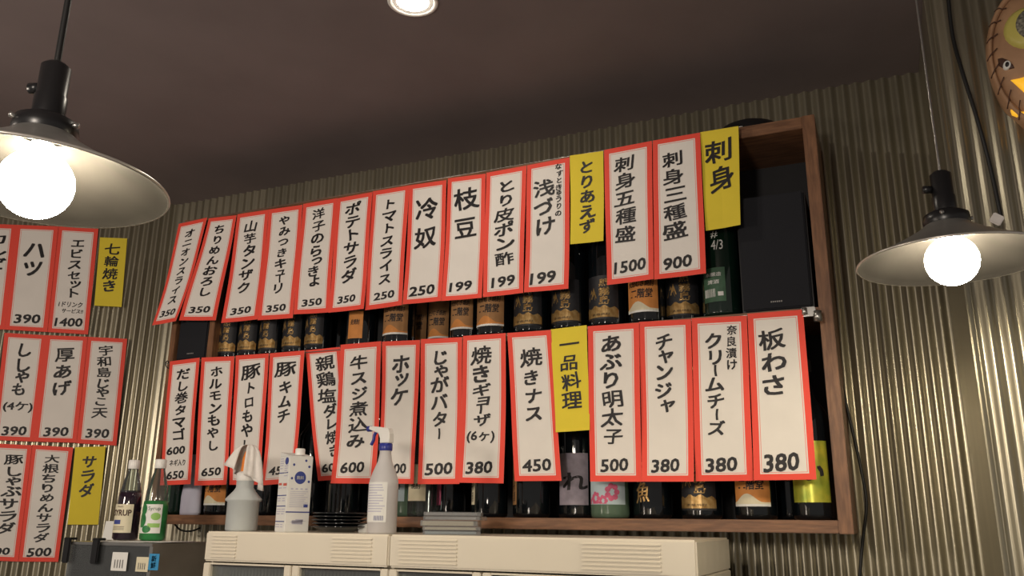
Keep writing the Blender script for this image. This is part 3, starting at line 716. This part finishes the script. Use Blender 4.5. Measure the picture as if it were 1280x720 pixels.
# spray bottle
t = tag(empty('spray_bottle', base(477, 1.88), -.15), 'clouded white spray bottle with a blue collar and blue trigger', 'spray bottle')
lathe('bottle_body', [(0, 0), (.034, 0), (.037, .004), (.037, .118), (.0365, .130), (.030, .150), (.0185, .178), (.0150, .198), (.0150, .212)], MT['spray'], t, 32)
f = wrap(.0372, .028, .125, .95); L = patch('paper_label', f, MT['white'], t)
q = Pen()
for k in range(11): q.rect(.08, .06 + k * .066, R.uniform(.6, .94), .085 + k * .066)
pen_on(q, f, MT['lav'], L, 'small_print')
q = Pen()
for k in range(9): q.rect(.56 + k * .04, .84, .575 + k * .04, .96)
pen_on(q, f, MT['navy'], L, 'bar_code')
lathe('collar', [(.0165, .205), (.0175, .207), (.0175, .222), (.015, .224)], MT['blue'], t, 24)
hx = [(.018, .224), (.018, .248), (.012, .262), (-.030, .268), (-.052, .270), (-.054, .262), (-.038, .256), (-.020, .250), (-.014, .236), (-.014, .224)]
vs = [(x_, -.010, z_) for x_, z_ in hx] + [(x_, .010, z_) for x_, z_ in hx]; n = len(hx)
fs = [tuple(range(n))[::-1], tuple(range(n, 2 * n))] + [(i, (i + 1) % n, (i + 1) % n + n, i + n) for i in range(n)]
o = mesh_obj('spray_head', vs, fs, MT['whitecap'], t); o.modifiers.new('b', 'BEVEL').width = .002
o = lathe('nozzle', [(0, 0), (.0075, 0), (.0075, .012), (0, .012)], MT['blue'], t, 16); o.rotation_euler = (0, -PI / 2, 0); o.location = (-.052, 0, .264)
tg = smooth_path([(-.030, 0, .258), (-.040, 0, .248), (-.043, 0, .234), (-.050, 0, .222)]); tube('trigger', tg, .0042, MT['blue'], t)
# small white box behind the spray bottle
o = box('soap_box', (-.014, -.02, 0), (.014, .02, .022), MT['white'], None, .001); o.location = base(458, 2.03); tag(o, 'tiny white box at the foot of the spray bottle', 'box')
# cases
cb = base(566, 1.96); z = ZF
for k, (hh, ang, mm, dx, lab) in enumerate([(.010, .50, 'cdcase', -.004, 'bottom clear case with a bluish insert in the stack on the right fridge'),
        (.010, .42, 'cdcase', 0, 'second clear case from the bottom of the stack'),
        (.0145, .38, 'cream', -.004, 'thick cream-spined case in the middle of the stack'),
        (.010, .30, 'cdcase', .008, 'clear case lying on the cream-spined one'),
        (.010, .40, 'cdcase', .003, 'grey clear case topmost of the stack on the right fridge')]):
    t = tag(empty('disc_case', Vector((cb.x + dx, cb.y, z)), ang), lab, 'disc case', 'disc cases stacked on the right fridge')
    box('case_shell', (-.071, -.062, 0), (.071, .062, hh - .0006), MT['cdcase'], t, .001)
    box('insert', (-.066, -.060, .0016), (.060, .060, hh - .0024), MT[['paleblue', 'cream', 'cream', 'case1', 'case1'][k]], t)
    z += hh
# ================================================================= LEFT COUNTER CASE
P1 = W(86, 690, 1.80); P2 = W(192, 679, 1.80)
ZL = W(190, 679, 1.80).z
XA, XB, Y0, Y1 = W(84, 690, 1.78).x, -1.020 * 1.80, 1.78, 2.02
t = tag(empty('counter_case', ((XA + XB) / 2, Y0, 0)), 'steel and acrylic counter case carrying the two syrup bottles', 'case')
w2 = (XB - XA) / 2; D = Y1 - Y0
box('cabinet', (-w2, .0, 0), (w2, D, ZL - .16), MT['steel'], t, .003)
box('lid', (-w2, 0, ZL - .008), (w2, D, ZL), MT['steel'], t, .002)
box('side_panel', (w2 - .012, .004, ZL - .16), (w2, D, ZL - .008), MT['steel'], t)
box('back_panel', (-w2, D - .01, ZL - .16), (w2 - .012, D, ZL - .008), MT['acryl'], t)
box('front_pane', (-w2, .004, ZL - .16), (w2 - .012, .007, ZL - .008), MT['acryl'], t)
box('side_panel', (-w2, .01, ZL - .16), (-w2 + .003, D - .01, ZL - .008), MT['acryl'], t)
def sticker(nm, px0, px1, py0, py1, M, txt, lab):
    A = W(px0, py0, Y0 - .001); B = W(px1, py1, Y0 - .001)
    o = box(nm, (0, -.0008, 0), (B.x - A.x, .0, A.z - B.z), M, t); o.location = (A.x - t.location.x, 0, B.z)
    o['label'] = lab
    p = Pen()
    if txt: p.column(txt, .5, .1, .9, .5, .02, .3)
    else:
        for k in range(4): p.rect(.2 + k * .17, .4, .26 + k * .17, .85)
    f = lambda u, v: Vector(((B.x - A.x) * u, -.0014, (A.z - B.z) * (1 - v)))
    p.build('sticker_print', f, MT['ink'] if txt else MT['steel'], o)
sticker('sticker', 141, 157, 690, 714, MT['white'], '', 'white sticker with small print')
sticker('sticker', 171, 184, 696, 715, MT['cream'], '', 'cream sticker with grey stripes')
sticker('sticker', 187, 197, 692, 713, MT['stickerb'], '新鮮', 'bright blue sticker')
# items inside
o = lathe('small_pot', [(0, 0), (.02, 0), (.028, .03), (.024, .06), (0, .062)], MT['redp'], None, 18); q = W(150, 712, 1.90); o.location = (W(105, 712, 1.9).x, 1.90, ZL - .1595)
tag(o, 'small red pot inside the acrylic counter case', 'pot')
o = lathe('wrapped_package', [(0, 0), (.026, .0), (.034, .02), (.030, .06), (.036, .09), (.022, .12), (0, .13)], MT['pinkwrap'], None, 9)
for v in o.data.vertices: v.co.x += .005 * math.sin(v.co.z * 90); v.co.y *= .7
o.location = (XB - .055, 1.86, ZL - .1595); tag(o, 'crumpled pinkish wrapped package at the right inside the counter case', 'package')
for px, lab in ((82, 'black binder clip at the left corner of the counter case'), (118, 'black binder clip right of the other one on the counter case')):
    c = tag(empty('binder_clip', Vector((W(px, 690, Y0 - .008).x, Y0 - .006, ZL))), lab, 'clip', 'black clips on the counter case')
    box('clip_body', (-.013, -.004, -.058), (.013, .004, .010), MT['black'], c, .003)
    box('clip_top', (-.013, -.004, .004), (.013, .022, .011), MT['black'], c, .002)
# papers on the lid
for k, (px, dy, rz, sx, sy, lab) in enumerate([(175, .10, .1, .085, .075, 'white paper sheet under the syrup bottles'), (215, .09, -.15, .075, .06, 'white paper sheet lying right of the syrup bottles')]):
    vs, fs = [], []
    for j in range(7):
        for i in range(9): u, v = i / 8 - .5, j / 6 - .5; vs.append((u * 2 * sx, v * 2 * sy, .0015 + .0012 * k + .004 * max(0, u) ** 2 * (1 + math.sin(4 * v))))
    for j in range(6):
        for i in range(8): q = j * 9 + i; fs.append((q, q + 1, q + 10, q + 9))
    o = mesh_obj('paper_sheet', vs, fs, MT['white'], None, True); o.modifiers.new('s', 'SOLIDIFY').thickness = .0006
    o.location = (min(W(px, 672, Y0 + dy).x, XB - .06), Y0 + dy, ZL); o.rotation_euler = (0, 0, rz); tag(o, lab, 'paper')
o = box('note_card', (-.030, -.001, 0), (.030, .001, .055), MT['white'], None); o.location = (W(138, 672, 1.95).x, 1.95, ZL + .001); o.rotation_euler = (-.12, 0, .1)
tag(o, 'small pale note card leaning left of the dark syrup bottle', 'card')
def syrup(px, D, body, low, lab, dark):
    p = W(px, 672, D); t = tag(empty('syrup_bottle', (p.x, D, ZL + .0035)), lab, 'bottle', 'syrup bottles on the counter case')
    t.scale = (.97, .97, .935)
    r = .036
    lathe('upper_glass', [(r * .90, .118), (r * .84, .150), (r * .62, .185), (.016, .208), (.0135, .222)], MT['clear'], t, 28)
    lathe('bottle_body', [(0, 0), (r * .85, 0), (r, .006), (r, .10), (r * .93, .118 if not dark else .130), (r * .82, .15 if dark else .119), (0, .151 if dark else .12)], MT[body], t, 28)
    lathe('cap', [(.0155, .218), (.0165, .220), (.0165, .243), (.0145, .246), (0, .246)], MT['whitecap'], t, 22)
    rot = .28 if dark else .42
    f = wrap(r, .022, .108, .95, rot)
    L = patch('paper_label', f, MT['cream' if dark else 'white'], t)
    q = Pen()
    if dark:
        q.word('SYRUP', .5, .30, .86, .22, .035, 0, 0); q.word('Asahi', .42, .08, .28, .06, .01, 0, 0)
        pen_on(q, f, MT['brownrim'], L)
        q = Pen(); q.rect(.15, .55, .52, .70); pen_on(q, f, MT['navy'], L, 'purple_block')
        q = Pen()
        for k in range(3): q.rect(.12, .78 + k * .05, .7, .795 + k * .05)
        pen_on(q, f, MT['ink'], L, 'small_print')
    else:
        q = Pen(); q.word('Syrup', .66, .16, .5, .17, .006, 0, 0); pen_on(q, f, MT['greenlabel'], L)
        q = Pen(); q.disc(.2, .18, .16, .20, 16); q.disc(.14, .55, .22, .26, 16); q.disc(.4, .86, .2, .13, 12); pen_on(q, f, MT['greenb'], L, 'fruit_print')
        q = Pen(); q.disc(.75, .42, .2, .13, 14); q.rect(.45, .66, .95, .80); pen_on(q, f, MT['greenp'], L, 'green_print')
syrup(156, 1.90, 'cola', 0, 'dark syrup bottle with a cream label reading SYRUP and a white cap', True)
syrup(190, 1.90, 'greenb', 0, 'green syrup bottle with a white cap below the left end strip', False)

# ================================================================= PENDANT LAMPS
def pendant(pos, lab, cordm, tilt=(0, 0)):
    t = tag(empty('pendant_lamp', pos), lab, 'lamp', 'pendant lamps with shallow grey shades')
    H = .066
    prf = []
    for k in range(11):
        s_ = k / 10; prf.append((.034 + (.150 - .034) * s_, H * (1 - s_ ** .82)))
    outer = prf + [(.1515, -.002), (.150, -.003)]
    inn = [(r_ - .0015, z_ - .0016) for r_, z_ in reversed(prf)]
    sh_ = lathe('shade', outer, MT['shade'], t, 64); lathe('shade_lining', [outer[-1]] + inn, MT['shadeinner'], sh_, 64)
    lathe('shade_rim', [(.1500, -.0005), (.1520, .0005), (.1525, -.0015), (.1515, -.0032), (.1498, -.003)], MT['shadein'], t, 64)
    lathe('collar', [(.036, H - .002), (.038, H + .004), (.036, H + .016), (.026, H + .022), (.019, H + .024)], MT['black'], t, 32)
    for a in (.3, 2.4, 4.5):
        o = lathe('collar_screw', [(0, -.004), (.0035, -.003), (.0035, .006), (0, .007)], MT['steel'], t, 10)
        o.rotation_euler = (0, PI / 2, a); o.location = (.037 * math.cos(a), .037 * math.sin(a), H + .010)
    lathe('socket', [(.019, H + .022), (.019, H + .05), (.0175, H + .052), (.0175, H + .092), (.012, H + .097), (.0045, H + .099)], MT['black'], t, 28)
    o = lathe('switch_knob', [(0, 0), (.007, .001), (.007, .014), (0, .016)], MT['black'], t, 14); o.rotation_euler = (0, -PI / 2, .35); o.location = (-.017, -.004, H + .065)
    b = lathe('bulb', [(.013, .052), (.0135, .046), (.019, .0385)] + [(.0425 * math.sin(q_), .0425 * math.cos(q_)) for q_ in [.55 + i * (PI - .55) / 16 for i in range(17)]], MT['bulb'], t, 48)
    L = ZC - pos[2]
    tube('cord', [(0, 0, H + .095), (0, 0, L - .02)], .0042 if cordm == 'cordm' else .0022, MT[cordm], t)
    lathe('ceiling_rose', [(.035, L), (.034, L - .012), (.012, L - .022), (0, L - .022)], MT['black'], t, 24)
    return t
def fw(px, py, d): return CAM + ray(px, py) * (d / F)
pendant(fw(45, 230, 1.02), 'left pendant lamp with a shallow grey shade and a glowing bulb, nearest the viewer', 'cordm')
pendant(fw(1190, 326, 1.43), 'right pendant lamp with a shallow grey shade in front of the right wall', 'steel')
# ceiling downlight
p = CAM + ray(516, 2) * ((ZC - 1.45) / ray(516, 2).z)
t = tag(empty('downlight', (p.x, p.y, ZC)), 'round recessed ceiling downlight near the top edge', 'ceiling light')
lathe('trim_ring', [(.052, -.001), (.060, -.004), (.064, -.002), (.064, .0)], MT['whitecap'], t, 40)
lathe('reflector', [(.052, -.001), (.046, -.0005), (.040, -.0004)], MT['whitecap'], t, 40)
lathe('glowing_lens', [(.040, -.0008), (.02, -.003), (0, -.004)], MT['down'], t, 40)

# ================================================================= CABLES
def cable(pts, r, lab, M='cordm', name='black_cable'):
    P = smooth_path([W(*q) for q in pts]); mid = P[len(P) // 2].copy()
    o = tube(name, [p_ - mid for p_ in P], r, MT[M]); o.location = mid; tag(o, lab, 'cable'); return o
cable([(1048, 440, 2.425), (1052, 480, 2.42), (1066, 540, 2.415), (1077, 590, 2.41), (1083, 630, 2.41), (1078, 680, 2.41), (1073, 740, 2.41)], .0042, 'black cable drooping down beside the right post of the shelf')
cable([(1183, -30, 2.0), (1190, 40, 2.01), (1203, 90, 2.0), (1222, 150, 2.0), (1238, 210, 2.01), (1251, 270, 2.015)], .0045, 'dark twisted cable hanging between the right lamp and the mask')
# clip at the end of that cable
o = box('tape_tab', (-.012, -.003, -.012), (.012, .003, .012), MT['tissue'], None, .002); o.location = W(1246, 274, 2.00); o.rotation_euler = (0, .6, .2)
tag(o, 'scrap of pale tape at the lower end of the twisted cable', 'tape')
cable([(216, 652, 2.30), (225, 662, 2.31), (238, 664, 2.31), (250, 660, 2.31)], .003, 'thin dark cable sagging below the left end of the shelf')

# ================================================================= MASK ON THE RIGHT
mc = W(1304, 62, DK - .05); mk_ = tag(empty('wall_mask', mc), 'tan stitched oval wall mask with yellow ring and eye at the right edge', 'wall decoration')
ax, az = .096, .168
def dome(x_, z_, lift=0): 
    q = max(0, 1 - (x_ / ax) ** 2 - (z_ / az) ** 2); return Vector((x_, .02 - .045 * math.sqrt(q) - lift, z_))
vs, fs = [(0, .02 - .045, 0)], []; N = 48
for j in range(1, 9):
    for i in range(N):
        a = 2 * PI * i / N; rr = math.sin(PI / 2 * j / 8); vs.append(dome(ax * rr * math.cos(a), az * rr * math.sin(a)))
for i in range(N): fs.append((0, 1 + i, 1 + (i + 1) % N))
for j in range(7):
    for i in range(N): fs.append((1 + j * N + i, 1 + (j + 1) * N + i, 1 + (j + 1) * N + (i + 1) % N, 1 + j * N + (i + 1) % N))
mesh_obj('hide_front', vs, fs, MT['leather'], mk_, True)
vs, fs = [], []
for rr, y_ in ((1.0, .018), (1.04, .008), (1.09, .012), (1.12, .035), (1.12, .05)):
    for i in range(N): a = 2 * PI * i / N; vs.append((ax * rr * math.cos(a), y_, az * rr * math.sin(a)))
for j in range(4):
    for i in range(N): fs.append((j * N + i, (j + 1) * N + i, (j + 1) * N + (i + 1) % N, j * N + (i + 1) % N))
mesh_obj('stitched_rim', vs, fs, MT['leather'], mk_, True)
for k in range(26):
    a = 2 * PI * k / 26 + .1
    pts = [Vector((ax * s_ * math.cos(a + w_), y_, az * s_ * math.sin(a + w_))) for s_, y_, w_ in ((.93, -.004, 0), (1.0, .006, .03), (1.06, .004, .07), (1.12, .022, .10))]
    tube('stitch', smooth_path(pts, 3), .0012, MT['brownrim'], mk_)
def mpx(px, py): q = W(px, py, DK - .05) - mc; return q.x, q.z
def blob(nm, cx, cy, rx, ry, M, lift, hgt=.006, pts=None):
    X0, Z0 = mpx(cx, cy); sc = .00150
    P_ = pts or [(rx * math.cos(2 * PI * k / 24), ry * math.sin(2 * PI * k / 24)) for k in range(24)]
    vs = []; n = len(P_)
    for s_, l in ((1, -.004), (.97, lift), (.80, lift + hgt)):
        for (a, b) in P_: vs.append(dome(X0 + a * s_ * sc, Z0 - b * s_ * sc, l))
    vs.append(dome(X0 + sum(a for a, b in P_) / n * sc, Z0 - sum(b for a, b in P_) / n * sc, lift + hgt * 1.2))
    fs = [(j * n + i, j * n + (i + 1) % n, (j + 1) * n + (i + 1) % n, (j + 1) * n + i) for j in range(2) for i in range(n)]
    fs += [(2 * n + i, 2 * n + (i + 1) % n, 3 * n) for i in range(n)]
    return mesh_obj(nm, vs, fs, M, mk_, True)
blob('yellow_ring', 1284, 40, 32, 37, MT['maskyellow'], .004, .008)
blob('seed_centre', 1290, 38, 24, 29, MT['seed'], .012, .004)
blob('eye_socket', 1257, 80, 7, 15, MT['brownrim'], .001, .002, [(-9, -12), (-4, -10), (3, -2), (8, 8), (9, 14), (3, 13), (-4, 8), (-9, 0)])
blob('eye_white', 1258, 84, 5, 7, MT['white'], .004, .002)
blob('eye_pupil', 1258, 84, 2.5, 4, MT['ink'], .007, .001)
blob('lit_flame_patch', 1276, 110, 9, 16, MT['masklit'], .002, .004, [(-12, -14), (-2, -12), (6, -12), (16, -8), (14, 8), (8, 20), (2, 10), (-4, 0)])
blob('lit_curl_patch', 1273, 136, 7, 5, MT['masklit'], .002, .004, [(-9, -12), (-5, -10), (-3, 0), (3, 5), (12, 5), (10, 8), (1, 8), (-7, 2)])
blob('lit_drop_patch', 1290, 150, 6, 8, MT['masklit'], .002, .004)

# protos that were used in place need no clean-up; parts of a thing keep its transform
